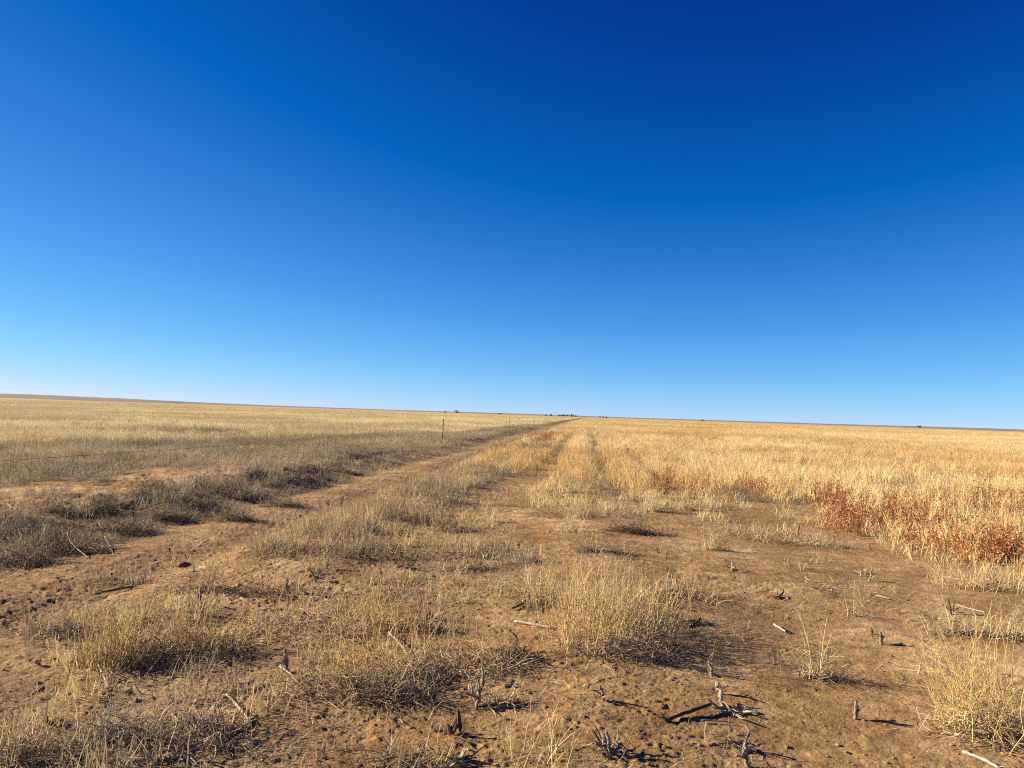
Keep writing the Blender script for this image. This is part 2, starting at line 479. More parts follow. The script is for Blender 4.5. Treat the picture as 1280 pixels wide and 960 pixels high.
def proto_collection(name, meshes):
    c = bpy.data.collections.new(name)
    for k, me in enumerate(meshes):
        o = bpy.data.objects.new('%s_%02d' % (name, k), me); c.objects.link(o)
    return c

def scatter(name, label, coll, nproto, pts, rotz, tilt, scl, tint, cat):
    n = len(pts)
    me = bpy.data.meshes.new(name); me.vertices.add(n); me.vertices.foreach_set('co', np.ascontiguousarray(pts, np.float32).ravel())
    def vec(nm, arr):
        a = me.attributes.new(nm, 'FLOAT_VECTOR', 'POINT'); a.data.foreach_set('vector', np.ascontiguousarray(arr, np.float32).ravel())
    vec('rot', np.stack([tilt[:, 0], tilt[:, 1], rotz], 1)); vec('scl', scl); vec('tint', tint)
    a = me.attributes.new('idx', 'INT', 'POINT'); a.data.foreach_set('value', rng.integers(0, nproto, n).astype(np.int32))
    o = bpy.data.objects.new(name, me); COL.objects.link(o)
    o['kind'] = 'stuff'; o['label'] = label; o['category'] = cat
    ng = bpy.data.node_groups.new(name + '_scatter', 'GeometryNodeTree')
    ng.interface.new_socket('Geometry', in_out='INPUT', socket_type='NodeSocketGeometry')
    ng.interface.new_socket('Geometry', in_out='OUTPUT', socket_type='NodeSocketGeometry')
    N, L = ng.nodes, ng.links
    gi = N.new('NodeGroupInput'); go = N.new('NodeGroupOutput'); ip = N.new('GeometryNodeInstanceOnPoints')
    ci = N.new('GeometryNodeCollectionInfo'); ci.inputs['Collection'].default_value = coll
    ci.inputs['Separate Children'].default_value = True; ci.inputs['Reset Children'].default_value = True
    def na(nm, t):
        x = N.new('GeometryNodeInputNamedAttribute'); x.data_type = t; x.inputs['Name'].default_value = nm
        return x.outputs['Attribute']
    L.new(gi.outputs[0], ip.inputs['Points']); L.new(ci.outputs[0], ip.inputs['Instance'])
    ip.inputs['Pick Instance'].default_value = True
    L.new(na('idx', 'INT'), ip.inputs['Instance Index']); L.new(na('rot', 'FLOAT_VECTOR'), ip.inputs['Rotation'])
    L.new(na('scl', 'FLOAT_VECTOR'), ip.inputs['Scale']); L.new(ip.outputs[0], go.inputs[0])
    md = o.modifiers.new('scatter', 'NODES'); md.node_group = ng
    return o

def sample(bands, mask, half=R(43)):
    """points of the plain ahead: (r0, r1, per square metre, width scale) per band, kept where the mask allows"""
    X, Y, Wd = [], [], []
    for r0, r1, dens, ws in bands:
        n = int(half * (r1 * r1 - r0 * r0) * dens)
        r = np.sqrt(rng.uniform(r0 * r0, r1 * r1, n)); a = R(90 + YAW) + rng.uniform(-half, half, n)
        x = np.cos(a) * r; y = np.sin(a) * r
        keep = rng.uniform(size=n) < mask(x, y)
        X.append(x[keep]); Y.append(y[keep]); Wd.append(np.full(keep.sum(), ws))
    return np.concatenate(X), np.concatenate(Y), np.concatenate(Wd)

def do_scatter(name, label, coll, nproto, bands, mask, hfun, tintfun, cat='grass', tilt=.1):
    x, y, w = sample(bands, mask)
    n = len(x); h = hfun(x, y, n)
    pts = np.stack([x, y, z_smooth(x, y) + z_fine(x, y) * sst(45, 15, np.hypot(x, y)) - .01], 1)
    scl = np.stack([w * rng.uniform(.8, 1.25, n), w * rng.uniform(.8, 1.25, n), h], 1)
    scatter(name, label, coll, nproto, pts, rng.uniform(0, 6.28, n), rng.normal(size=(n, 2)) * tilt, scl, tintfun(x, y, n), cat)
    print(name, n)

def tints(x, y, n, a, b, seed, scale=6., amt=.14):
    rr = np.hypot(x, y); nz_ = .22 * sst(140, 20, rr) + .05
    t = np.clip(.5 + 1.0 * fbm(x / scale, y / scale * .6, 3, seed) + .9 * sst(15, 60, rr) * fbm(x / 14, y / 40, 3, seed + 5) + rng.normal(size=n) * nz_, 0, 1)[:, None]; amt = (amt * (.35 + .65 * sst(140, 20, rr)))[:, None]
    return ALB * (np.asarray(a)[None] * (1 - t) + np.asarray(b)[None] * t) * (1 + rng.uniform(-1, 1, (n, 1)) * amt)

LOD = [(4, 12, 24, 1.0), (12, 25, 18, 1.0), (25, 50, 11, 1.15), (50, 100, 5.5, 1.5), (100, 220, 2.2, 2.3), (220, 800, .32, 4.6)]
tall = proto_collection('tall_straw', [field_clump(26, .54, .18, .18, .0085, .5) for _ in range(8)])
short = proto_collection('short_straw', [field_clump(28, .28, .18, .32, .0080, .25) for _ in range(8)])

def field_h(x, y, n):
    e = (.80 + .28 * fbm(x / 4, y / 4, 2, 115)) * (.42 + .58 * sst(.15, .95, m_field(x, y)))
    return np.clip(e * rng.uniform(.7, 1.15, n), .35, 1.5)

do_scatter('field_grass', 'tall golden dry grass filling the field right of the bare soil', tall, 8, LOD, m_field, field_h,
           lambda x, y, n: tints(x, y, n, (.69, .475, .205), (.89, .70, .365), 111))
do_scatter('pasture_grass', 'pale straw grass covering the pasture beyond the wire fence', short, 8,
           [(10, 25, 16, 1.05), (25, 50, 11, 1.2), (50, 100, 5.5, 1.6), (100, 220, 2.2, 2.4), (220, 800, .32, 4.6)], m_pasture,
           lambda x, y, n: np.clip((1.15 + .8 * fbm(x / 4, y / 4, 3, 121)) * rng.uniform(.7, 1.2, n), .4, 1.9),
           lambda x, y, n: tints(x, y, n, (.66, .53, .285), (.90, .77, .455), 123))
do_scatter('bank_grass', 'grey tan dry grass on top of the earth bank under the wire', short, 8,
           [(5, 12, 22, .9), (12, 25, 17, 1.), (25, 50, 9, 1.3), (50, 110, 3.5, 2.)], m_shelf,
           lambda x, y, n: np.clip((.95 + .6 * fbm(x / 2, y / 2, 2, 131)) * rng.uniform(.5, 1.25, n), .2, 1.7),
           lambda x, y, n: tints(x, y, n, (.36, .285, .18), (.60, .48, .29), 133, 3.))
do_scatter('track_strip_grass', 'short golden and grey grass on the strip beside the earth track', short, 8,
           [(5, 12, 30, .85), (12, 25, 20, 1.), (25, 60, 9, 1.3)], m_strip,
           lambda x, y, n: np.clip((.78 + .35 * fbm(x / 1.5, y / 1.5, 2, 135)) * rng.uniform(.5, 1.25, n), .2, 1.35),
           lambda x, y, n: tints(x, y, n, (.38, .30, .19), (.74, .56, .28), 137, 1.2))
do_scatter('thin_grass', 'thin scattered wisps of dry grass on the bare soil', short, 8,
           [(2.6, 12, 20, .8), (12, 25, 14, .95), (25, 110, 4, 1.6)], m_sparse,
           lambda x, y, n: np.clip((.75 + .35 * fbm(x, y, 2, 139)) * rng.uniform(.5, 1.2, n), .2, 1.2),
           lambda x, y, n: tints(x, y, n, (.40, .32, .20), (.74, .57, .29), 143, 1.))

bm = []
for _ in range(6):
    me = twig_mound(70, .30, .20, 40).mesh('brush', M_FIELD); bm.append(me)
brush = proto_collection('bank_brush_source', bm)
do_scatter('bank_brush', 'dark tangled dry brush clinging to the face of the earth bank', brush, 6,
           [(5, 12, 10, .85), (12, 25, 7.5, .95), (25, 50, 3.2, 1.3), (50, 100, .7, 2.3)], m_bankface,
           lambda x, y, n: rng.uniform(.35, 1.1, n),
           lambda x, y, n: tints(x, y, n, (.13, .10, .065), (.60, .47, .30), 151, .9), 'brush')
def m_patch(x, y):
    g = sst(.12, .4, nz(x * .8, y * .35, 1.5, 77))
    f = m_field(x, y)
    dk = sst(.05, .35, nz(x * .5, y, 2.2, 99)) * sst(-7, -8, x) * (1 - m_pasture(x, y)) * 1.2 * (1 - bare_shelf(x, y))
    return np.maximum(np.maximum(g * sst(0, .1, f + .05 * (y > 12)) * (y > 11) * (x > -3), .5 * m_strip(x, y)), dk)
do_scatter('low_grey_growth', 'low grey tangled growth in the gaps of the dry grass', brush, 6,
           [(5, 12, 3.5, .75), (12, 25, 3, .95), (25, 50, 1.6, 1.4), (50, 90, .6, 2.)], m_patch,
           lambda x, y, n: rng.uniform(.5, 1.0, n),
           lambda x, y, n: tints(x, y, n, (.26, .205, .14), (.48, .38, .26), 153, 1.5), 'ground cover')

# red weeds: the mass of them, the front ones come later one by one
rp = proto_collection('red_weed_source', [red_clump().mesh('red_weed', M_FIELD) for _ in range(6)])
def m_red(x, y):
    n = nz(x, y, 1.6, 161)
    a = sst(2.6, 4.2, x) * sst(8.2, 9.6, y + .5 * n) * sst(21, 15, y) * sst(-.1, .35, n) * m_field(x, y)
    b = np.exp(-((x + 2.7) / .8) ** 2) * sst(30, 36, y) * sst(66, 50, y) * .55
    c = np.exp(-((x - 2.2) / 1.2) ** 2) * np.exp(-((y - 17) / 1.6) ** 2) * sst(.05, .35, n) * .4
    d = .35 * np.exp(-((x + 1.6) / .5) ** 2) * np.exp(-((y - 21) / 2.) ** 2) * .5
    return np.maximum(np.maximum(a, b), np.maximum(c, d))
do_scatter('red_weeds', 'rust red dry weeds mixed thickly into the golden field grass', rp, 6,
           [(6, 12, 10, 1.), (12, 25, 8, 1.05), (25, 70, 3.5, 1.2)], m_red,
           lambda x, y, n: rng.uniform(.65, 1.05, n),
           lambda x, y, n: tints(x, y, n, (.40, .145, .068), (.58, .29, .13), 163, 1.5), 'weeds')

# clods and straw bits lying on the soil
def clod_mesh():
    bpy_v = []; g = []
    n1, n2 = 6, 8
    for i in range(n1 + 1):
        th = np.pi * i / n1
        for j in range(n2):
            ph = 2 * np.pi * j / n2
            bpy_v.append((math.sin(th) * math.cos(ph), math.sin(th) * math.sin(ph), math.cos(th) * .75))
    V = np.array(bpy_v); k = rng.integers(0, 999)
    V *= (1 + .35 * fbm(V[:, 0] * 1.7 + k, V[:, 1] * 1.7 + V[:, 2] * 2.1, 3, 3))[:, None]
    q = [(i * n2 + j, (i + 1) * n2 + j, (i + 1) * n2 + (j + 1) % n2, i * n2 + (j + 1) % n2) for i in range(n1) for j in range(n2)]
    me = mesh_from('soil_clod', V, [np.array(q)], False); return me
def soil_inst():
    cs = []
    for _ in range(6):
        me = clod_mesh(); set_col(me, 'shade', np.ones((len(me.vertices), 3))); me.materials.append(M_FIELD0); cs.append(me)
    return cs
M_FIELD0 = plant_mat('loose_soil', 'INSTANCER', 'tint', 0.0)
clods = proto_collection('soil_clod_source', soil_inst())
def scatter_flat(name, label, coll, npr, bands, mask, size, tintfun, cat, lift=.3):
    x, y, w = sample(bands, mask); n = len(x)
    s = size(n)
    pts = np.stack([x, y, ground_z(x, y) + s * lift], 1)
    scatter(name, label, coll, npr, pts, rng.uniform(0, 6.28, n), rng.normal(size=(n, 2)) * .15, np.stack([s * rng.uniform(.8, 1.5, n), s * rng.uniform(.8, 1.5, n), s * (.7 if lift > .1 else 1)], 1), tintfun(x, y, n), cat)
    print(name, n)
scatter_flat('soil_clods', 'small brown clods scattered over the bare loose soil', clods, 6, [(2.5, 9, 60, 1), (9, 18, 14, 1)],
             lambda x, y: (1 - .8 * m_field(x, y)) * (.3 + .7 * sst(-.2, .5, nz(x, y, .7, 171))),
             lambda n: 0.003 + .009 * rng.uniform(0, 1, n) ** 5 + .003 * rng.uniform(0, 1, n),
             lambda x, y, n: tints(x, y, n, (.30, .19, .09), (.44, .29, .145), 173, .5), 'clods')
lb = []
for _ in range(8):
    b = Build(); S = 5
    base = np.concatenate([rng.normal(size=(S, 2)) * .05, np.full((S, 1), .004)], 1)
    d = rng.normal(size=(S, 3)); d[:, 2] = .12 * np.abs(d[:, 2])
    P = grow(base, d, rng.uniform(.03, .16, S), 5, .15); P[..., 2] = np.maximum(P[..., 2], .003)
    b.ribbons(P, rng.uniform(.0015, .0045, (S, 1)) * np.ones((1, 5)), vary((1, 1, 1), S, .35, .05))
    lb.append(b.mesh('straw_bit', M_FIELD))
litter = proto_collection('straw_bit_source', lb)
scatter_flat('straw_litter', 'loose bits of grey and yellow straw lying on the soil', litter, 8, [(2.5, 9, 120, 1), (9, 22, 40, 1)],
             lambda x, y: .2 + .8 * sst(-.15, .5, nz(x, y, .9, 175)),
             lambda n: rng.uniform(.5, 1.2, n),
             lambda x, y, n: tints(x, y, n, (.16, .12, .08), (.62, .50, .32), 177, .4), 'litter', .004)

# ------------------------------------------------------------------ single tufts, shrubs and weeds on the bare soil
STRAW = (.62, .44, .185); STRAW2 = (.70, .54, .27); GREY = (.33, .27, .19); DGREY = (.20, .155, .11); BONE = (.52, .45, .33)
LAND = []      # (phrase, x, y) landmarks for labels

def upright(b, S, ex, ey, h, lean, col, rad=.0023, branch=1.1, K=8, wob=.085, out=.25, pos=None):
    if S > 20: S = int(S * .8)
    col = np.array(col) * (1.12, 1.14, 1.2)
    if pos is None:
        a = rng.uniform(0, 2 * np.pi, S); r = np.sqrt(rng.uniform(0, 1, S))
        base = np.stack([np.cos(a) * r * ex, np.sin(a) * r * ey, np.zeros(S)], 1)
    else: base = pos
    d = up_dirs(S, lean); d[:, 0] += base[:, 0] / (ex + .01) * out; d[:, 1] += base[:, 1] / (ey + .01) * out
    P = grow(base, d, h * rng.uniform(.45, 1.1, S), K, wob, .012)
    b.tubes(P, rad * rng.uniform(.7, 1.3, (S, 1)) * np.linspace(1.15, .5, K)[None], vary(col, S, .22, .05))
    m = int(S * branch)
    if m:
        s = rng.integers(0, S, m); k = rng.integers(2, K - 1, m)
        dd = P[s, k] - P[s, k - 1]; dd /= np.linalg.norm(dd, axis=1, keepdims=True)
        dd = dd + rng.normal(size=(m, 3)) * .55
        Q = grow(P[s, k], dd, h * rng.uniform(.15, .5, m), 5, .12)
        b.tubes(Q, rad * .62 * rng.uniform(.7, 1.3, (m, 1)) * np.linspace(1, .5, 5)[None], vary(col, m, .22, .05))
    return P

def tangle(b, S, ex, ey, h, col, rad=.0019, K=9, wob=.26, length=.24):
    S = int(S * .72); h = h * .85; col = np.array(col) * (1.62, 1.52, 1.36)
    a = rng.uniform(0, 2 * np.pi, S); r = np.sqrt(rng.uniform(0, 1, S))
    base = np.stack([np.cos(a) * r * ex, np.sin(a) * r * ey, np.zeros(S)], 1)
    dome = np.clip(1 - r ** 2, .05, 1)
    base[:, 2] = h * dome * rng.uniform(0, .9, S)
    d = rng.normal(size=(S, 3)); d[:, 2] = np.abs(d[:, 2]) * .35
    P = grow(base, d, length * rng.uniform(.4, 1.2, S), K, wob, .05)
    P[..., 2] = np.maximum(P[..., 2], .004 + .01 * rng.uniform(size=(S, 1)))
    b.tubes(P, rad * rng.uniform(.6, 1.4, (S, 1)) * np.linspace(1.1, .6, K)[None], vary(col, S, .35, .05))
    return P

def drape(me, x0, y0):
    """lets the plant follow the lie of the soil under it"""
    n = len(me.vertices); co = np.zeros(n * 3, np.float32); me.vertices.foreach_get('co', co); co = co.reshape(-1, 3)
    z = z_smooth(co[:, 0].astype(float) + x0, co[:, 1].astype(float) + y0) - float(z_smooth(np.array([x0]), np.array([y0]))[0])
    co[:, 2] += z; me.vertices.foreach_set('co', co.ravel()); me.update()

def tuft(name, label, cat, px, py, up=None, mat=None, group='dry tufts on the bare soil', phrase=None, stem='foliage', base='dead_mat'):
    """up: list of upright() keyword dicts, mat: list of tangle() keyword dicts, each with optional off=(right, ahead)"""
    x, y = ground_at(px, py)
    root = thing(name, label, cat, (x, y, float(z_smooth(np.array([x]), np.array([y]))[0])), group)
    def make(lst, fn, nm):
        if not lst: return
        B = Build()
        for kw in lst:
            kw = dict(kw); off = kw.pop('off', (0, 0)); b = Build(); fn(b, **kw)
            sh = np.array([CR[0] * off[0] + CF[0] * off[1], CR[1] * off[0] + CF[1] * off[1], 0])
            for v in b.v: v += sh
            for f in b.f4: B.f4.append(f + B.n)
            for f in b.f3: B.f3.append(f + B.n)
            B.v += b.v; B.c += b.c; B.n += b.n
        me = B.mesh(nm, M_STEM); drape(me, x, y); part(nm, me, root)
    make(up, upright, stem); make(mat, tangle, base)
    if phrase: LAND.append((phrase, x, y))
    return root

tuft('grass_tuft', 'largest straw tuft, tall and dense, with a grey tangled foot, mid-foreground', 'grass tuft', 765, 812,
     [dict(S=150, ex=.30, ey=.35, h=.52, lean=.16, col=STRAW, off=(-.18, .12)), dict(S=130, ex=.42, ey=.45, h=.42, lean=.22, col=STRAW2, off=(.08, .75)),
      dict(S=90, ex=.30, ey=.25, h=.36, lean=.3, col=STRAW, off=(.25, .45)), dict(S=70, ex=.35, ey=.35, h=.40, lean=.2, col=STRAW, off=(-.12, 1.35))],
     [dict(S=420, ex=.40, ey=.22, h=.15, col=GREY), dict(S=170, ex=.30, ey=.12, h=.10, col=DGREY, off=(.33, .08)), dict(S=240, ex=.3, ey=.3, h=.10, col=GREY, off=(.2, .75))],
     phrase='the largest straw tuft')
tuft('grass_tuft', 'wide sprawling grey and straw tuft under the leaning bleached stalk', 'grass tuft', 448, 868,
     [dict(S=120, ex=.36, ey=.22, h=.30, lean=.45, col=STRAW, off=(-.02, .22)), dict(S=80, ex=.3, ey=.3, h=.36, lean=.25, col=STRAW, off=(.1, .6))],
     [dict(S=520, ex=.44, ey=.20, h=.15, col=GREY), dict(S=240, ex=.26, ey=.10, h=.10, col=DGREY, off=(.22, -.08)), dict(S=200, ex=.2, ey=.2, h=.12, col=GREY, off=(.3, .3))],
     phrase='the sprawling grey tuft')
tuft('grass_tuft', 'flat grey mat of dead grass between the sprawling tuft and largest tuft', 'grass tuft', 588, 834,
     [dict(S=16, ex=.3, ey=.2, h=.22, lean=.5, col=STRAW)], [dict(S=420, ex=.34, ey=.24, h=.09, col=(.42, .34, .23)), dict(S=120, ex=.1, ey=.1, h=.14, col=DGREY, off=(.28, .1))], phrase='the flat grey mat')
tuft('grass_tuft', 'rounded straw tuft at far left with a dark right side', 'grass tuft', 150, 826,
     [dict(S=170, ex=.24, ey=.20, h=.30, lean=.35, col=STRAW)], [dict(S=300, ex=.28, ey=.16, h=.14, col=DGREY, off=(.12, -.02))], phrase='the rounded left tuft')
tuft('grass_tuft', 'loose straw tuft just right of the rounded tuft, twigs trailing forward', 'grass tuft', 258, 815,
     [dict(S=120, ex=.28, ey=.26, h=.27, lean=.4, col=STRAW, off=(0, .12))], [dict(S=300, ex=.34, ey=.15, h=.12, col=DGREY), dict(S=60, ex=.4, ey=.1, h=.08, col=BONE, off=(-.1, -.12))], phrase='the loose left tuft')
tuft('grass_tuft', 'low grey mat with short stubs at its left end, left of the rounded tuft', 'grass tuft', 72, 790,
     [dict(S=14, ex=.2, ey=.1, h=.2, lean=.3, col=STRAW)], [dict(S=300, ex=.30, ey=.12, h=.10, col=GREY)], phrase='the low left mat')
tuft('grass_tuft', 'broad thin straw growth behind the sprawling grey tuft', 'grass tuft', 400, 785,
     [dict(S=150, ex=.55, ey=.55, h=.22, lean=.45, col=STRAW), dict(S=60, ex=.3, ey=.3, h=.3, lean=.2, col=STRAW, off=(.45, .1))], [dict(S=480, ex=.55, ey=.45, h=.09, col=(.42, .35, .25))], phrase='the broad thin straw growth')
tuft('dry_weed', 'small bone pale wiry weed near the bottom left corner', 'weed', 133, 922,
     [dict(S=55, ex=.06, ey=.06, h=.19, lean=.6, col=BONE, rad=.0034, wob=.22)], [dict(S=110, ex=.17, ey=.09, h=.07, col=(.4, .34, .25), off=(.04, -.02))], phrase='the pale wiry weed')
tuft('grass_tuft', 'grey matted heap around the upright grey husk, bottom left', 'grass tuft', 228, 918,
     [dict(S=45, ex=.28, ey=.15, h=.22, lean=.5, col=(.5, .4, .25))], [dict(S=300, ex=.34, ey=.16, h=.08, col=GREY), dict(S=110, ex=.2, ey=.1, h=.06, col=DGREY, off=(-.1, -.12))], phrase='the bottom left matted heap')
tuft('grass_tuft', 'bushy yellow straw weed at the bottom right corner, twiggy and dense', 'grass tuft', 1245, 915,
     [dict(S=110, ex=.30, ey=.30, h=.55, lean=.38, col=(.66, .48, .19), rad=.0019, branch=2.2), dict(S=26, ex=.05, ey=.05, h=.62, lean=.5, col=(.66, .48, .19), rad=.002, branch=3, off=(-.2, .0))],
     [dict(S=380, ex=.34, ey=.22, h=.14, col=(.45, .36, .24)), dict(S=150, ex=.28, ey=.15, h=.10, col=DGREY, off=(.08, -.1))], phrase='the bushy yellow weed')
tuft('dry_weed', 'lone sparse straw weed on open soil throwing a long shadow to the right', 'weed', 1020, 848,
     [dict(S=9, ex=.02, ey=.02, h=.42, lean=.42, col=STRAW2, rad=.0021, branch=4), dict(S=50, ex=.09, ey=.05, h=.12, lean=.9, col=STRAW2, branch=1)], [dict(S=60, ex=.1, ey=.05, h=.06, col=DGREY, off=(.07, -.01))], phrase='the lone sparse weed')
tuft('dry_weed', 'two thin bent straw stems standing on open soil behind the lone sparse weed', 'weed', 1068, 770,
     [dict(S=5, ex=.12, ey=.02, h=.33, lean=.35, col=STRAW2, rad=.002, branch=2)], [dict(S=22, ex=.14, ey=.04, h=.04, col=GREY)], phrase='the two bent stems')
tuft('grass_tuft', 'ragged low row of straw and husks at the right edge behind the bushy weed', 'grass tuft', 1236, 795,
     [dict(S=60, ex=.5, ey=.14, h=.3, lean=.35, col=STRAW2)], [dict(S=330, ex=.46, ey=.10, h=.07, col=GREY)], phrase='the ragged right row')
tuft('grass_tuft', 'straw tuft at the right edge below the red weeds', 'grass tuft', 1236, 735,
     [dict(S=170, ex=.6, ey=.35, h=.36, lean=.35, col=STRAW2)], [dict(S=200, ex=.5, ey=.25, h=.10, col=GREY)], phrase='the red-edge straw tuft')
tuft('brush_clump', 'darkest low brush mound, blackish, behind the largest straw tuft', 'brush', 788, 666,
     None, [dict(S=420, ex=.26, ey=.16, h=.13, col=(.085, .065, .045)), dict(S=140, ex=.25, ey=.12, h=.06, col=DGREY, off=(.3, 0))], phrase='the blackish mound')
tuft('grass_tuft', 'grey low mat crossing the row between largest tuft and blackish mound', 'grass tuft', 750, 690,
     [dict(S=40, ex=.4, ey=.2, h=.3, lean=.3, col=STRAW2)], [dict(S=280, ex=.36, ey=.1, h=.08, col=DGREY)], phrase='the grey crossing mat')
tuft('grass_tuft', 'narrow straw tuft with grey leaves close left of the largest tuft', 'grass tuft', 668, 752,
     [dict(S=60, ex=.12, ey=.45, h=.32, lean=.22, col=STRAW2, off=(0, .2))], [dict(S=200, ex=.14, ey=.35, h=.12, col=DGREY), dict(S=30, ex=.1, ey=.2, h=.1, col=BONE)], phrase='the narrow straw tuft')
tuft('grass_tuft', 'thin straw growth at the right back of the largest tuft', 'grass tuft', 842, 748,
     [dict(S=90, ex=.4, ey=.4, h=.24, lean=.5, col=STRAW2)], [dict(S=90, ex=.12, ey=.1, h=.10, col=DGREY, off=(.05, .08)), dict(S=60, ex=.4, ey=.3, h=.05, col=GREY)], phrase='the thin straw growth')
tuft('grass_tuft', 'small fan of straw alone on the soil left of the wide flattened straw', 'grass tuft', 886, 687,
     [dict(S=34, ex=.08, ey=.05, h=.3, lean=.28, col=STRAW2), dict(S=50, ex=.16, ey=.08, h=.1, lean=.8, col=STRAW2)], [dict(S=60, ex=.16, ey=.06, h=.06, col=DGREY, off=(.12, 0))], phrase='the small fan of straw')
tuft('grass_tuft', 'wide flattened straw patch on the right bare soil below the field edge', 'grass tuft', 965, 672,
     [dict(S=170, ex=.75, ey=.6, h=.22, lean=.7, col=STRAW2)], [dict(S=240, ex=.7, ey=.4, h=.06, col=GREY), dict(S=120, ex=.5, ey=.1, h=.06, col=DGREY, off=(0, -.45))], phrase='the wide flattened straw')
tuft('grass_tuft', 'grey spiky mat beside the wide flattened straw patch on its right', 'grass tuft', 1030, 683,
     [dict(S=50, ex=.4, ey=.25, h=.2, lean=.6, col=STRAW2)], [dict(S=220, ex=.4, ey=.14, h=.10, col=GREY)], phrase='the grey spiky mat')
tuft('grass_tuft', 'upright straw fan at the near edge of the field, standing left of a smaller twin', 'grass tuft', 814, 639,
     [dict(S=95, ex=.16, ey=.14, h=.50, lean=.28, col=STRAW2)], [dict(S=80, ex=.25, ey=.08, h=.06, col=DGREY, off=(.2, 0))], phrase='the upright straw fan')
tuft('grass_tuft', 'smaller straw fan just right of the larger upright fan at the field edge', 'grass tuft', 852, 637,
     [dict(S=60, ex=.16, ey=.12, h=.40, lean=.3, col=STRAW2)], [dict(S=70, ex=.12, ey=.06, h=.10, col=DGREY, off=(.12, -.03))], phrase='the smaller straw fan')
tuft('grass_tuft', 'long grey mound of dead grass in the middle below the field', 'grass tuft', 705, 645,
     [dict(S=130, ex=.9, ey=.7, h=.38, lean=.3, col=STRAW2, off=(.1, 1.1))], [dict(S=380, ex=.65, ey=.3, h=.16, col=DGREY)], phrase='the long grey mound')
tuft('grass_tuft', 'pale flat wisp of straw lying below the long grey mound', 'grass tuft', 712, 664,
     [dict(S=50, ex=.4, ey=.1, h=.12, lean=1.1, col=STRAW2)], [dict(S=70, ex=.35, ey=.08, h=.05, col=(.5, .42, .3))])
tuft('grass_tuft', 'small heap of shredded grey stems beside a cut stub in the foreground middle', 'grass tuft', 624, 882,
     [dict(S=16, ex=.1, ey=.05, h=.12, lean=.9, col=STRAW2)], [dict(S=130, ex=.13, ey=.05, h=.08, col=(.45, .37, .26), length=.16)], phrase='the shredded grey heap')
tuft('dry_weed', 'single tall thin weed with fine side stems behind the flat grey mat', 'weed', 563, 812,
     [dict(S=5, ex=.02, ey=.02, h=.45, lean=.2, col=STRAW2, rad=.002, branch=5)], None, phrase='the tall thin weed')
tuft('grass_tuft', 'few thin straw stems at the bottom edge left of the bleached split husk pile', 'grass tuft', 508, 955,
     [dict(S=12, ex=.2, ey=.1, h=.2, lean=.4, col=STRAW)], [dict(S=90, ex=.2, ey=.06, h=.04, col=DGREY)])
tuft('grass_tuft', 'wispy yellow stems rising at the bottom edge under the largest tuft', 'grass tuft', 672, 958,
     [dict(S=26, ex=.16, ey=.2, h=.30, lean=.2, col=STRAW2, branch=2)], None, phrase='the bottom wispy stems')
tuft('grass_tuft', 'grey scraggly mat in the bottom left corner', 'grass tuft', 36, 950,
     [dict(S=16, ex=.25, ey=.1, h=.3, lean=.4, col=STRAW)], [dict(S=360, ex=.40, ey=.14, h=.07, col=GREY)], phrase='the corner mat')
tuft('brush_clump', 'small dark grey mound on the left soil behind the loose straw tuft', 'brush', 254, 738,
     None, [dict(S=190, ex=.26, ey=.12, h=.10, col=DGREY)], phrase='the small dark mound')
tuft('brush_clump', 'dark flat brush to the right of the small dark mound', 'brush', 308, 742,
     [dict(S=20, ex=.4, ey=.2, h=.14, lean=.6, col=STRAW)], [dict(S=200, ex=.42, ey=.14, h=.07, col=DGREY)])
tuft('grass_tuft', 'grey straw mat on the bare soil in front of a pale leaf scrap', 'grass tuft', 590, 712,
     [dict(S=40, ex=.35, ey=.16, h=.12, lean=.9, col=STRAW2)], [dict(S=150, ex=.26, ey=.08, h=.08, col=DGREY)], phrase='the grey straw mat')
tuft('grass_tuft', 'thin yellow straw standing on bare soil left of the narrow straw tuft', 'grass tuft', 522, 745,
     [dict(S=50, ex=.5, ey=.4, h=.2, lean=.5, col=STRAW)], [dict(S=60, ex=.4, ey=.3, h=.04, col=GREY)])
tuft('brush_clump', 'dark ridge of dead stems right of the tall thin weed', 'brush', 528, 788,
     [dict(S=6, ex=.15, ey=.03, h=.12, lean=.8, col=BONE)], [dict(S=160, ex=.20, ey=.06, h=.07, col=DGREY)], phrase='the dark stem ridge')
tuft('grass_tuft', 'grey tuft on the strip edge with a dark hollow, right of the earth track', 'grass tuft', 566, 664,
     [dict(S=60, ex=.3, ey=.3, h=.3, lean=.35, col=STRAW, off=(-.1, .2))], [dict(S=180, ex=.28, ey=.14, h=.12, col=DGREY)], phrase='the hollow grey tuft')
tuft('grass_tuft', 'low grey and straw mound at the near end of the strip', 'grass tuft', 372, 690,
     [dict(S=110, ex=.7, ey=.4, h=.2, lean=.5, col=STRAW)], [dict(S=420, ex=.7, ey=.3, h=.12, col=GREY)], phrase='the strip end mound')
tuft('grass_tuft', 'dense grey mound midway on the strip beside the track', 'grass tuft', 470, 690,
     [dict(S=150, ex=.8, ey=.5, h=.28, lean=.35, col=STRAW, off=(0, .2))], [dict(S=420, ex=.7, ey=.3, h=.13, col=GREY)], phrase='the strip middle mound')

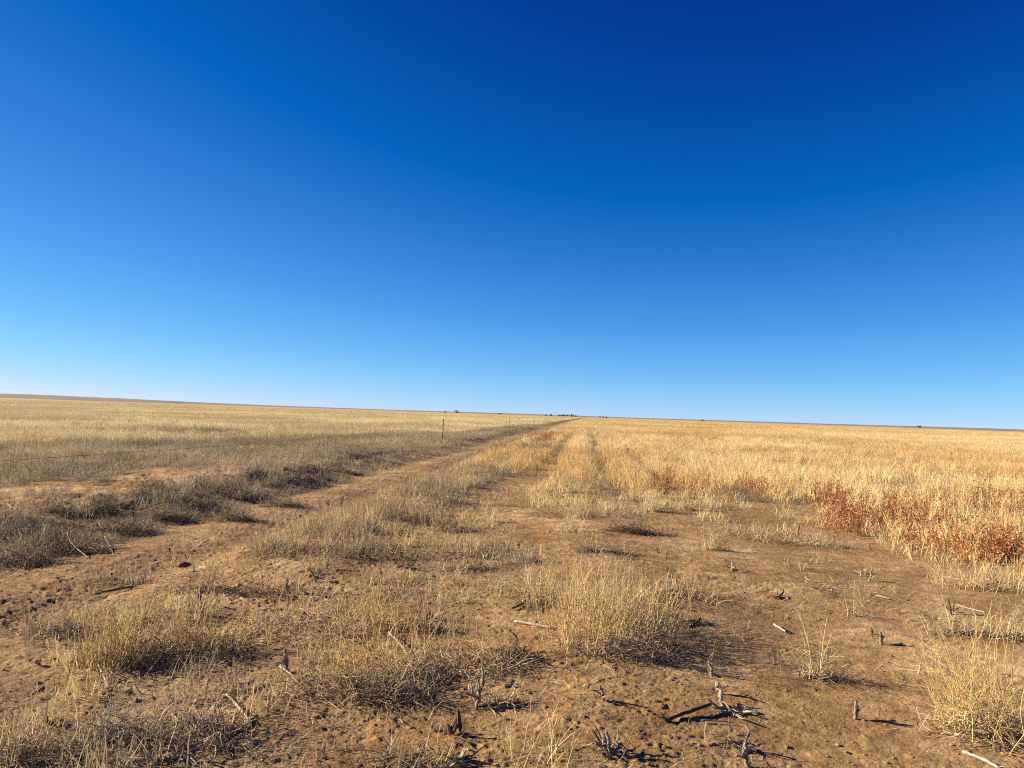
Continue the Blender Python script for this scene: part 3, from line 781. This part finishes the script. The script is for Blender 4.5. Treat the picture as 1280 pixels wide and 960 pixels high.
bank_spots = [(30, 705, 'lowest dark brush clump at the left edge foot of the bank', .35), (100, 690, 'dark brush clump with pale sticks lying across its front', .45),
              (165, 664, 'big dark brush clump in the middle of the bank foot', .5), (70, 640, 'brown brush clump above the pale sticks on the bank', .4),
              (235, 628, 'dark brush clump under the bare shelf of the bank', .5), (212, 648, 'blackest brush clump on the bank with straw beside it', .4),
              (300, 622, 'dark brush clump at the lip where the bank bends away', .5), (290, 650, 'lone grey brush clump at the bank foot on the track edge', .35),
              (385, 597, 'round dark brush clump on the lip of the bank', .5), (350, 632, 'grey brush clump spreading onto the earth track', .45),
              (430, 590, 'farther flat dark brush clump along the bank lip', .55)]
for px, py, lab, s in bank_spots:
    s *= .85
    tuft('brush_clump', lab, 'brush', px, py, [dict(S=30, ex=s * .8, ey=s * .6, h=.26, lean=.5, col=(.4, .31, .2))],
         [dict(S=260, ex=s, ey=s * .6, h=.13, col=(.22, .175, .12), rad=.0021, length=.32), dict(S=130, ex=s * .8, ey=s * .5, h=.10, col=(.1, .078, .055), rad=.0021, off=(.1, -.1)), dict(S=60, ex=s, ey=s * .5, h=.2, col=(.46, .38, .27))], group='brush along the earth bank')

# ------------------------------------------------------------------ cut stalks, sticks and husks
def stub_mesh(variant):
    r = rng.uniform(.0065, .0095); S = 10
    zs = np.array([-.03, .0, .22, .28, .34, .62, .68, .74, .93, 1.0]); rs = np.array([1.15, 1.12, 1, 1.22, 1, .95, 1.15, .95, .93, .88])
    P = np.stack([np.cumsum(rng.normal(size=S)) * .0035, np.cumsum(rng.normal(size=S)) * .0035, zs * .12], 1)[None]
    b = Build(); b.tubes(P, (rs * r)[None], np.ones((1, 3)), 9, True)
    V = b.v[0]; top = V[-9:]; ang = rng.uniform(0, 6.28)                # slanted, splintered cut
    top[:, 2] += (np.cos(np.arange(9) * 2 * np.pi / 9 + ang)) * (.012 if variant % 2 else .004) + rng.normal(size=9) * .003
    me = b.mesh('stalk', [M_GREY, M_PALE, M_GREY, M_DARK, M_GREY, M_PALE][variant], True)
    me.materials.append(M_PITH)
    sm = None
    if variant in (0, 2, 4):
        b = Build(); n = 3
        d = up_dirs(n, .5); base = np.stack([rng.normal(size=n) * .006, rng.normal(size=n) * .006, rng.uniform(.02, .06, n)], 1)
        Q = grow(base, d, rng.uniform(.06, .11, n), 7, .25, .12)
        b.tubes(Q, .009 * np.array([.8, 1, 1, .9, .7, .45, .1])[None] * np.ones((n, 1)), np.ones((n, 3)), 6, False, .16)
        sm = b.mesh('leaf_sheath', M_PALE if variant != 2 else M_GREY, True)
    return me, sm
STUBS = [stub_mesh(k) for k in range(6)]
LOOK = ['grey stalk stub with curled sheath', 'bleached slant-cut stalk stub', 'grey stalk stub with torn sheath', 'dark slant-cut stalk stub', 'weathered stalk stub with pale sheath', 'pale slant-cut stalk stub']

stub_list = [(360, 741, 18), (395, 726, 11), (360, 842, 28), (595, 886, 33), (605, 857, 20), (504, 806, 14), (535, 853, 14), (752, 876, 20), (888, 843, 13), (900, 868, 14), (905, 882, 16),
             (757, 942, 24), (934, 958, 26), (797, 832, 8), (1086, 727, 6), (1101, 805, 14), (1090, 795, 8), (1149, 842, 11), (1069, 898, 21), (1189, 768, 15), (1009, 727, 5), (1242, 842, 7),
             (586, 652, 10), (629, 667, 12), (611, 704, 10), (562, 668, 8), (508, 711, 7), (658, 652, 4), (570, 731, 7), (810, 643, 6), (861, 642, 8), (898, 630, 8), (827, 688, 9), (915, 714, 9),
             (832, 699, 6), (905, 703, 6), (847, 737, 13), (1110, 672, 10), (1128, 678, 10), (1137, 688, 12), (1144, 686, 8), (1070, 678, 8), (997, 669, 13), (1021, 686, 9), (981, 706, 8), (1089, 688, 8),
             (1087, 726, 14), (1159, 722, 7), (1076, 720, 7), (1112, 700, 4), (410, 711, 10), (253, 758, 15), (242, 714, 8), (164, 736, 8), (50, 831, 6), (59, 907, 7), (255, 769, 12), (32, 781, 9), (45, 776, 6),
             (640, 822, 16), (862, 790, 7), (700, 736, 10), (970, 746, 5), (1040, 741, 6), (480, 655, 9), (655, 620, 8), (690, 612, 8), (1000, 846, 6)]
stub_objs = []
for k, (px, py, hp) in enumerate(stub_list):
    x, y = ground_at(px, py); dist = math.hypot(x, y)
    hgt = min(max(hp / F * dist, .045), .2)
    v = int(rng.integers(0, 6)) if hp < 25 else (0 if k % 2 else 4)
    me, sm = STUBS[v]
    root = bpy.data.objects.new('stalk_stub', None); COL.objects.link(root)
    root.location = (x, y, gz(x, y)); w = rng.uniform(.85, 1.25) * (.8 + .4 * (hp > 12))
    root.scale = (w, w, hgt / .12); root.rotation_euler = (rng.normal() * .14, rng.normal() * .14, rng.uniform(0, 6.28))
    part('stalk', me, root)
    if sm: part('leaf_sheath', sm, root)
    root['category'] = 'stalk stub'; root['group'] = 'cut crop stalk stubs in the bare soil'
    stub_objs.append((root, x, y, v, hgt))

def auto_label(objs, look):
    ordn = ['nearest', 'second', 'third', 'fourth', 'fifth', 'sixth', 'seventh', 'eighth', 'ninth', 'tenth']
    b = {}
    for o, x, y, v, h in objs:
        ph, lx, ly = min(LAND, key=lambda L: (L[1] - x) ** 2 + (L[2] - y) ** 2)
        dx = (x - lx) * CR[0] + (y - ly) * CR[1]; dy = (x - lx) * CF[0] + (y - ly) * CF[1]
        rel = ('right of' if dx > 0 else 'left of') if abs(dx) > abs(dy) * .6 else ('behind' if dy > 0 else 'in front of')
        b.setdefault((v if look else 0, ph, rel), []).append((dx * dx + dy * dy, o))
    for (v, ph, rel), L in b.items():
        L.sort(key=lambda t: t[0])
        for i, (_, o) in enumerate(L):
            s = look[v] + ' ' + rel + ' ' + ph
            if len(L) > 1: s = ordn[i] + ' ' + s
            o['label'] = s
auto_label(stub_objs, LOOK)

def stick(label, a, b, rad, mat, lift=(.01, .01), name='broken_stalk', fray=True, cat='stalk', bend=.035):
    rad = rad * .74
    xa, ya = ground_at(*a); xb, yb = ground_at(*b)
    K = 12; t = np.linspace(0, 1, K)
    A = np.array([xa, ya, gz(xa, ya) + rad * .6 + lift[0]]); Bv = np.array([xb, yb, gz(xb, yb) + rad * .6 + lift[1]])
    P = A[None] * (1 - t[:, None]) + Bv[None] * t[:, None]
    L = np.linalg.norm(Bv - A)
    P += np.sin(t * np.pi)[:, None] * rng.normal(size=3)[None] * L * bend * np.array([1, 1, .3]); P += rng.normal(size=(K, 3)) * rad * .12
    if max(lift) <= .02: P[:, 2] = np.maximum(P[:, 2], ground_z(P[:, 0], P[:, 1]) + rad * .4)
    c = (A + Bv) / 2; c[2] = min(A[2], Bv[2]); P = P - c
    rr = rad * (1 + .18 * np.sin(t * 14 + rng.uniform(0, 6)) ** 8 + rng.normal(size=K) * .05); rr[-2:] *= np.array([.9, .65]); rr[0] *= .85
    bd = Build(); bd.tubes(P[None], rr[None], np.ones((1, 3)), 8, True, .75)
    me = bd.mesh('stalk', mat, True)
    if not fray:
        return thing(name, label, cat, tuple(c), 'broken stalks and sticks on the soil', me)
    o = thing(name, label, cat, tuple(c), 'broken stalks and sticks on the soil')
    part('stalk', me, o)
    bd = Build(); n = 4
    d = np.tile(P[-1] - P[-3], (n, 1)); d /= np.linalg.norm(d, axis=1, keepdims=True); d += rng.normal(size=(n, 3)) * .4
    Q = grow(np.tile(P[-2], (n, 1)), d, L * rng.uniform(.1, .28, n), 6, .18); Q[..., 2] = np.maximum(Q[..., 2], Q[..., 2].min() * 0 + P[-1, 2] - .006)
    bd.tubes(Q, rad * .6 * np.linspace(1, .2, 6)[None] * np.ones((n, 1)), np.ones((n, 3)), 6, False, .22)
    part('frayed_end', bd.mesh('frayed_end', mat, True), o)
    return o

S_ = stick
S_('bleached split stalk lying alone on bare soil, bottom left', (283, 871), (313, 907), .011, M_PALE)
S_('bleached stalk leaning up out of the sprawling grey tuft', (484, 824), (519, 862), .008, M_PALE, (.17, .02), fray=False)
S_('pale stalk poking forward out of the left end of the sprawling tuft', (374, 858), (349, 844), .009, M_PALE, (.03, .05))
S_('thick white stalk lying between flat grey mat and largest tuft', (643, 779), (689, 788), .014, M_PALE)
S_('blackish husk stalk propped on the bare soil at the bottom right of middle', (888, 889), (832, 903), .014, M_DARK, (.03, .0))
S_('thin reddish stalk lying between the blackish husk and shredded leaves', (876, 903), (917, 907), .006, M_GREY, fray=False)
S_('short pale stick standing slanted in front of the rounded left tuft', (122, 845), (136, 866), .007, M_PALE, (.05, .0), fray=False)
S_('pale thin stick lying right of the dark stub near the right edge', (1196, 757), (1233, 768), .007, M_PALE)
S_('white curled husk piece in the ragged right row', (1173, 775), (1197, 778), .014, M_PALE)
S_('pale short stick beneath the white curled husk piece', (1188, 794), (1222, 793), .008, M_PALE, fray=False)
S_('white chip of stalk on the soil behind the lone sparse weed', (967, 783), (982, 792), .011, M_PALE, fray=False)
S_('white chip of stalk on open soil beyond the two bent stems', (1096, 746), (1113, 750), .010, M_PALE, fray=False)
S_('long pale stick lying at the bottom edge under the bushy yellow weed', (1203, 942), (1250, 964), .010, M_PALE)
S_('dark stalk lying on the left soil with a small stub at its end', (166, 735), (117, 747), .013, M_DARK)
S_('dark stalk lying in front of the shredded grey heap', (594, 887), (652, 881), .009, M_DARK, fray=False)
S_('long thin white stick lying at the foot of the bank brush', (84, 674), (113, 699), .006, M_PALE, (.08, .0), fray=False)
S_('shorter thin white stick right of the long one at the bank foot', (130, 680), (143, 695), .006, M_PALE, (.08, .0), fray=False)
S_('thin white stick on the bare shelf of the bank', (176, 631), (184, 641), .007, M_PALE, (.05, 0), fray=False)
S_('pale stick at the left edge on top of the bank', (10, 629), (22, 638), .008, M_PALE, (.03, 0), fray=False)
S_('bent pale stem between two stubs near the red weeds', (1111, 664), (1132, 675), .006, M_PALE, (.12, .03), fray=False, bend=.08)
S_('grey stalk lying across the strip end mound', (302, 686), (352, 684), .012, M_GREY)
S_('pale stalk lying on soil below the strip middle mound', (535, 690), (590, 693), .007, M_GREY, fray=False)
S_('dark stalk lying at the left of the narrow straw tuft', (640, 764), (660, 745), .012, M_DARK)

def husk(label, px, py, n, length, w, mats, up=.5, curl=.3, cat='husk', name='dry_husk'):
    x, y = ground_at(px, py)
    root = thing(name, label, cat, (x, y, gz(x, y)), 'dry husks and leaf clumps on the soil')
    for mi, (m, cnt) in enumerate(mats):
        bd = Build(); cnt = int(cnt * 2.2) + 1
        d = rng.normal(size=(cnt, 3)); d[:, 2] = np.abs(d[:, 2]) * up + .05
        base = np.concatenate([rng.normal(size=(cnt, 2)) * length * .22, np.full((cnt, 1), .01)], 1)
        P = grow(base, d, length * rng.uniform(.35, 1.15, cnt), 9, curl * .7, .10)
        P[..., 2] = np.maximum(P[..., 2], .006)
        prof = np.array([.35, .8, 1, 1, .95, .85, .7, .45, .08])
        bd.tubes(P, w * .62 * prof[None] * rng.uniform(.35, 1.25, (cnt, 1)), np.ones((cnt, 3)), 6, False, .14)
        part('dry_leaves' if mi == 0 else 'leaf_and_stalk_pieces', bd.mesh('dry_leaves', m, True), root)  # second part also holds loose stalk pieces, shaped like the leaf strips
    return root
H_ = husk
H_('bleached split husk pile at the bottom edge in the middle', 574, 952, 0, .13, .013, [(M_PALE, 7), (M_DARK, 4)], .9)
H_('blackish upright husk standing just behind the bleached split husk pile', 563, 920, 0, .11, .018, [(M_DARK, 4)], 2.2, .12)
H_('bleached curled husk with long strips, bottom left edge', 214, 948, 0, .2, .012, [(M_PALE, 6), (M_GREY, 4)], .3)
H_('grey upright split husk standing in the bottom left matted heap', 257, 910, 0, .13, .012, [(M_GREY, 5), (M_DARK, 3), ], 2.0, .15)
H_('shredded grey leaf pile right of the blackish husk', 918, 890, 0, .15, .010, [(M_PALE, 8), (M_GREY, 8)], .3, .2)
H_('grey scrappy leaf pile at the bottom below the shredded leaves', 930, 935, 0, .13, .009, [(M_GREY, 9), (M_DARK, 5)], .4)
H_('uprooted stump of stubby stalks right of the largest tuft', 870, 780, 0, .14, .012, [(M_PALE, 6), (M_DARK, 6)], .4, .12)
H_('dark leafy stump at the right end of the flat grey mat', 643, 818, 0, .15, .013, [(M_DARK, 8), (M_GREY, 3)], 1.1)
H_('pale leaf scrap standing on bare soil behind the grey straw mat', 609, 699, 0, .14, .016, [(M_PALE, 3), (M_DARK, 2)], .7)
H_('stump with short stubs at the bottom edge below the largest tuft', 757, 940, 0, .12, .008, [(M_GREY, 9), (M_DARK, 3)], 1.4, .1)
H_('dark leaf scrap lying on open soil left of the bent stems', 972, 746, 0, .12, .012, [(M_DARK, 4), (M_PALE, 1)], .2)
H_('dark leaning husk by the pale thin stick near the right edge', 1190, 767, 0, .12, .013, [(M_DARK, 4)], 1.6, .1)
H_('line of small leaf scraps on soil behind the bent stems', 1032, 738, 0, .15, .008, [(M_GREY, 9)], .2)
H_('small pale leaf scraps around a stub left of the right-hand stub pair', 1078, 716, 0, .12, .008, [(M_PALE, 6)], .5)
H_('clustered dark stalk base under the red weeds', 1140, 687, 0, .16, .012, [(M_GREY, 6), (M_DARK, 4)], .9, .1)
H_('grey leaf scrap on soil left of the grey straw mat', 507, 710, 0, .13, .012, [(M_GREY, 5), (M_DARK, 2)], .3)
H_('pale leaf scrap standing on soil at the strip edge', 394, 722, 0, .12, .015, [(M_PALE, 3), (M_GREY, 2)], 1.6, .12)
H_('grey leaf scrap right of the wheel track and small straw fan', 916, 712, 0, .10, .010, [(M_PALE, 3), (M_GREY, 2)], .6)
H_('white leaf scrap at the right edge behind the ragged row', 1240, 727, 0, .16, .012, [(M_PALE, 5), (M_GREY, 4)], .4)

def clod_thing(label, px, py, s):
    x, y = ground_at(px, py); me = clod_mesh(); me.materials.append(M_SOILCLOD)
    me.polygons.foreach_set('use_smooth', np.ones(len(me.polygons), bool))
    o = thing('soil_lump', label, 'clod', (x, y, gz(x, y) + s * .3), 'large clods', me, rng.uniform(0, 6)); o.scale = (s * 1.5, s, s)
clod_thing('largest dark soil lump, alone on soil behind the tall thin weed', 535, 774, .05)
clod_thing('smaller soil lump lying right of the earth track edge', 230, 708, .05)
clod_thing('small dark soil lump in the bottom left beside a short stub', 70, 905, .03)

# red weeds that can be told apart at the edge of their patch
red_spots = [(1212, 640), (1105, 640), (1180, 668), (1165, 655), (1000, 618), (1045, 632), (1235, 690), (1120, 650), (1255, 650), (1090, 615), (1145, 625), (1225, 615), (985, 605), (862, 598), (838, 602), (878, 612), (1270, 705), (1205, 690)]
red_meshes = []
for _ in range(5):
    b = red_clump(.07)
    b.c = [np.where(np.arange(len(c))[:, None] < 10 ** 9, c * np.array([[.40, .155, .075], [.32, .10, .055], [.48, .23, .10], [.38, .14, .07], [.33, .11, .06]][_]) * (1.0 if c.mean() > .8 else 1.6), c) for c in b.c]
    st = Build(); st.v = b.v[:1]; st.c = b.c[:1]; st.f4 = b.f4[:1]; st.n = len(b.v[0])
    lf = Build(); lf.v = b.v[1:]; lf.c = b.c[1:]; lf.f4 = [f - len(b.v[0]) for f in b.f4[1:]]; lf.n = len(b.v[1])
    red_meshes.append((st.mesh('stems', M_STEM), lf.mesh('seedy_leaves', M_STEM)))
for k, (px, py) in enumerate(red_spots):
    x, y = ground_at(px, py); a, bme = red_meshes[k % 5]
    o = thing('red_weed', 'rust red seeded weed at the near edge of the red patch in the golden grass', 'weed', (x, y, gz(x, y)), 'red weeds at the field edge', None, rng.uniform(0, 6))
    s = rng.uniform(.75, 1.05); o.scale = (s * 1.2, s * 1.2, s)
    part('stems', a, o); part('seedy_leaves', bme, o)

# ------------------------------------------------------------------ wire fence on the bank
def make_fence():
    ys = [-12., 4.5, 37.7, 71., 105., 140., 175.]
    fx = -7.05
    root = thing('wire_fence', 'wire fence of thin rusty steel posts running along the top of the earth bank', 'fence', (fx, 37.7, gz(fx, 37.7)))
    o0 = np.array(root.location)
    def tpost(h):
        b = Build(); c = np.ones((1, 3)); v = []; f = []
        def box(x0, x1, y0, y1, z0, z1):
            n = len(v)
            v.extend([(x, y, z) for z in (z0, z1) for x, y in ((x0, y0), (x1, y0), (x1, y1), (x0, y1))])
            f.extend([(n + a, n + b_, n + c_, n + d) for a, b_, c_, d in ((3, 2, 1, 0), (4, 5, 6, 7), (0, 1, 5, 4), (1, 2, 6, 5), (2, 3, 7, 6), (3, 0, 4, 7))])
        box(-.026, .026, -.003, .003, -.2, h); box(-.003, .003, .0032, .034, -.2, h - .003)
        for k in range(14): box(-.008, .008, -.010, -.0032, .1 + k * .068, .115 + k * .068)
        me = mesh_from('post', np.array(v), [np.array(f)]); me.materials.append(M_RUST); return me
    pm = tpost(1.12)
    tops = []
    for y in ys:
        z = gz(fx, y); p = part('post', pm, root); p.location = (0, y - o0[1], z - o0[2]); p.rotation_euler = (rng.normal() * .015, rng.normal() * .02, R(90) + rng.normal() * .2)
        tops.append((y, z))
    for hw in (.82, .50):
        b = Build()
        for (y0, z0), (y1, z1) in zip(tops[:-1], tops[1:]):
            t = np.linspace(0, 1, 25); P = np.stack([np.full(25, -.012) + 0 * t, y0 + (y1 - y0) * t - o0[1], z0 + (z1 - z0) * t + hw - .12 * 4 * t * (1 - t) * (y1 - y0) / 33 - o0[2]], 1)
            b.tubes(P[None], np.full((1, 25), .0026 if hw > .6 else .0016), np.ones((1, 3)), 5)
        part('wire', b.mesh('wire', M_WIRE, True), root)
make_fence()

# ------------------------------------------------------------------ trees on the far horizon
def far_tree(px, dist, h, w, label):
    az = R(YAW) + math.atan((640 - px) / F)
    # the roll of the camera shifts the line only by a fraction of a pixel sideways
    x, y = -math.sin(az) * dist, math.cos(az) * dist
    z = float(z_smooth(np.array([x]), np.array([y]))[0])
    o = thing('distant_tree', label, 'tree', (x, y, z - .3), 'trees on the far horizon')
    b = Build(); b.tubes(np.array([[[0, 0, 0], [.1, 0, h * .3], [0, .1, h * .6]]]), np.array([[h * .06, h * .045, h * .02]]), np.ones((1, 3)), 6)
    S = 5; P = grow(np.tile([0, 0, h * .35], (S, 1)), up_dirs(S, .8), np.full(S, h * .45), 4, .1)
    b.tubes(P, h * .02 * np.linspace(1, .3, 4)[None] * np.ones((S, 1)), np.ones((S, 3)), 5)
    part('trunk', b.mesh('trunk', M_BARK), o)
    b = Build(); n = 340; nb = 7
    bc = np.stack([rng.uniform(-.5, .5, nb) * w, rng.uniform(-.4, .4, nb) * w, h * rng.uniform(.35, .85, nb)], 1)
    C = bc[rng.integers(0, nb, n)] + rng.normal(size=(n, 3)) * np.array([w * .13, w * .13, h * .12]); C[:, 2] = np.clip(C[:, 2], h * .08, h)
    b.flakes(C, rng.uniform(.5, 1.1, n) * h * .13, np.ones((n, 3)), 1.3)
    part('crown', b.mesh('crown', M_CROWN), o)
D0 = 1900
for px, h, w, lab in [(558, 5, 7, 'smaller far tree left of the dark wide one above the fence post'), (572, 7, 16, 'wide dark far tree above and right of the nearest fence post'),
                      (627, 5, 14, 'pale low far tree midway between the fence posts and the row of trees'), (684, 5, 4, 'left of two lone small far trees before the tree row'),
                      (690, 6, 5, 'right of two lone small far trees before the tree row'), (701, 6, 10, 'leftmost far tree of the long dark tree row'),
                      (706, 6.5, 10, 'middle far tree of the long dark tree row'), (711, 6, 9, 'rightmost far tree of the long dark tree row'),
                      (717, 7.5, 8, 'tallest far tree just right of the long dark tree row'), (721, 5, 6, 'low far tree touching the tallest one on its right'),
                      (751, 5, 4, 'first of three small far trees over the grass rows'), (755, 4.5, 4, 'middle one of three small far trees over the grass rows'),
                      (759, 5, 4, 'last of three small far trees over the grass rows'), (879, 5, 5, 'lone tiny far tree on the skyline right of the rows'),
                      (1150, 6.5, 6, 'lone dark far tree on the skyline at the right')]:
    far_tree(px, D0, h, w, lab)

# ------------------------------------------------------------------ light
SUN_EL = 20.0
sv = Vector((math.cos(R(-4.4)) * math.cos(R(SUN_EL)), math.sin(R(-4.4)) * math.cos(R(SUN_EL)), -math.sin(R(SUN_EL))))
sl = bpy.data.lights.new('sun', 'SUN'); sl.energy = 5.0; sl.angle = R(.5); sl.color = (1.0, .87, .68)
so = bpy.data.objects.new('sun', sl); COL.objects.link(so); so.rotation_euler = sv.to_track_quat('-Z', 'Y').to_euler()
w = bpy.data.worlds.new('World'); scene.world = w; w.use_nodes = True
N, L = w.node_tree.nodes, w.node_tree.links; N.clear()
wo = N.new('ShaderNodeOutputWorld'); bg = N.new('ShaderNodeBackground'); sky = N.new('ShaderNodeTexSky')
sky.sky_type = 'NISHITA'; sky.sun_disc = False; sky.sun_elevation = R(SUN_EL)
sun_az = math.atan2(-sv.x, -sv.y)            # clockwise from +Y towards +X
sky.sun_rotation = sun_az % (2 * math.pi)
sky.altitude = 1300; sky.air_density = .6; sky.dust_density = 0; sky.ozone_density = 8.0
EXPOSURE = 1.45
bg.inputs['Strength'].default_value = .06
# the clear, dry high-plains sky: deeper and more saturated overhead than the model's own, with a soft shoulder
sp = N.new('ShaderNodeSeparateColor'); cm = N.new('ShaderNodeCombineColor'); L.new(sky.outputs[0], sp.inputs[0])
def mth(op, a, b):
    m = N.new('ShaderNodeMath'); m.operation = op
    for k, v in enumerate((a, b)):
        if isinstance(v, (int, float)): m.inputs[k].default_value = v
        else: L.new(v, m.inputs[k])
    return m.outputs[0]
for k, (off, gain, cap, p) in enumerate(((.335, .233, 8.0, 4), (.45, .238, 1.05, 2), (.45, .213, 1.04, 4))):  # high red cap: added warm glow in unseen sky by the sun, easing blue shadows
    lin = mth('MAXIMUM', mth('MULTIPLY', mth('SUBTRACT', sp.outputs[k], off), gain), .0015)
    den = mth('POWER', mth('ADD', mth('POWER', mth('DIVIDE', lin, cap), p), 1.0), 1.0 / p)
    L.new(mth('DIVIDE', mth('DIVIDE', lin, den), .06 * 2 ** EXPOSURE), cm.inputs[k])
L.new(cm.outputs[0], bg.inputs[0]); L.new(bg.outputs[0], wo.inputs[0])

vs = scene.view_settings
vs.view_transform = 'Standard'; vs.look = 'None'; vs.exposure = EXPOSURE; vs.gamma = 1; vs.use_curve_mapping = False
scene.cycles.use_denoising = False; scene.cycles.filter_width = 1.1
scene.cycles.max_bounces = 5; scene.cycles.diffuse_bounces = 3; scene.cycles.transmission_bounces = 3
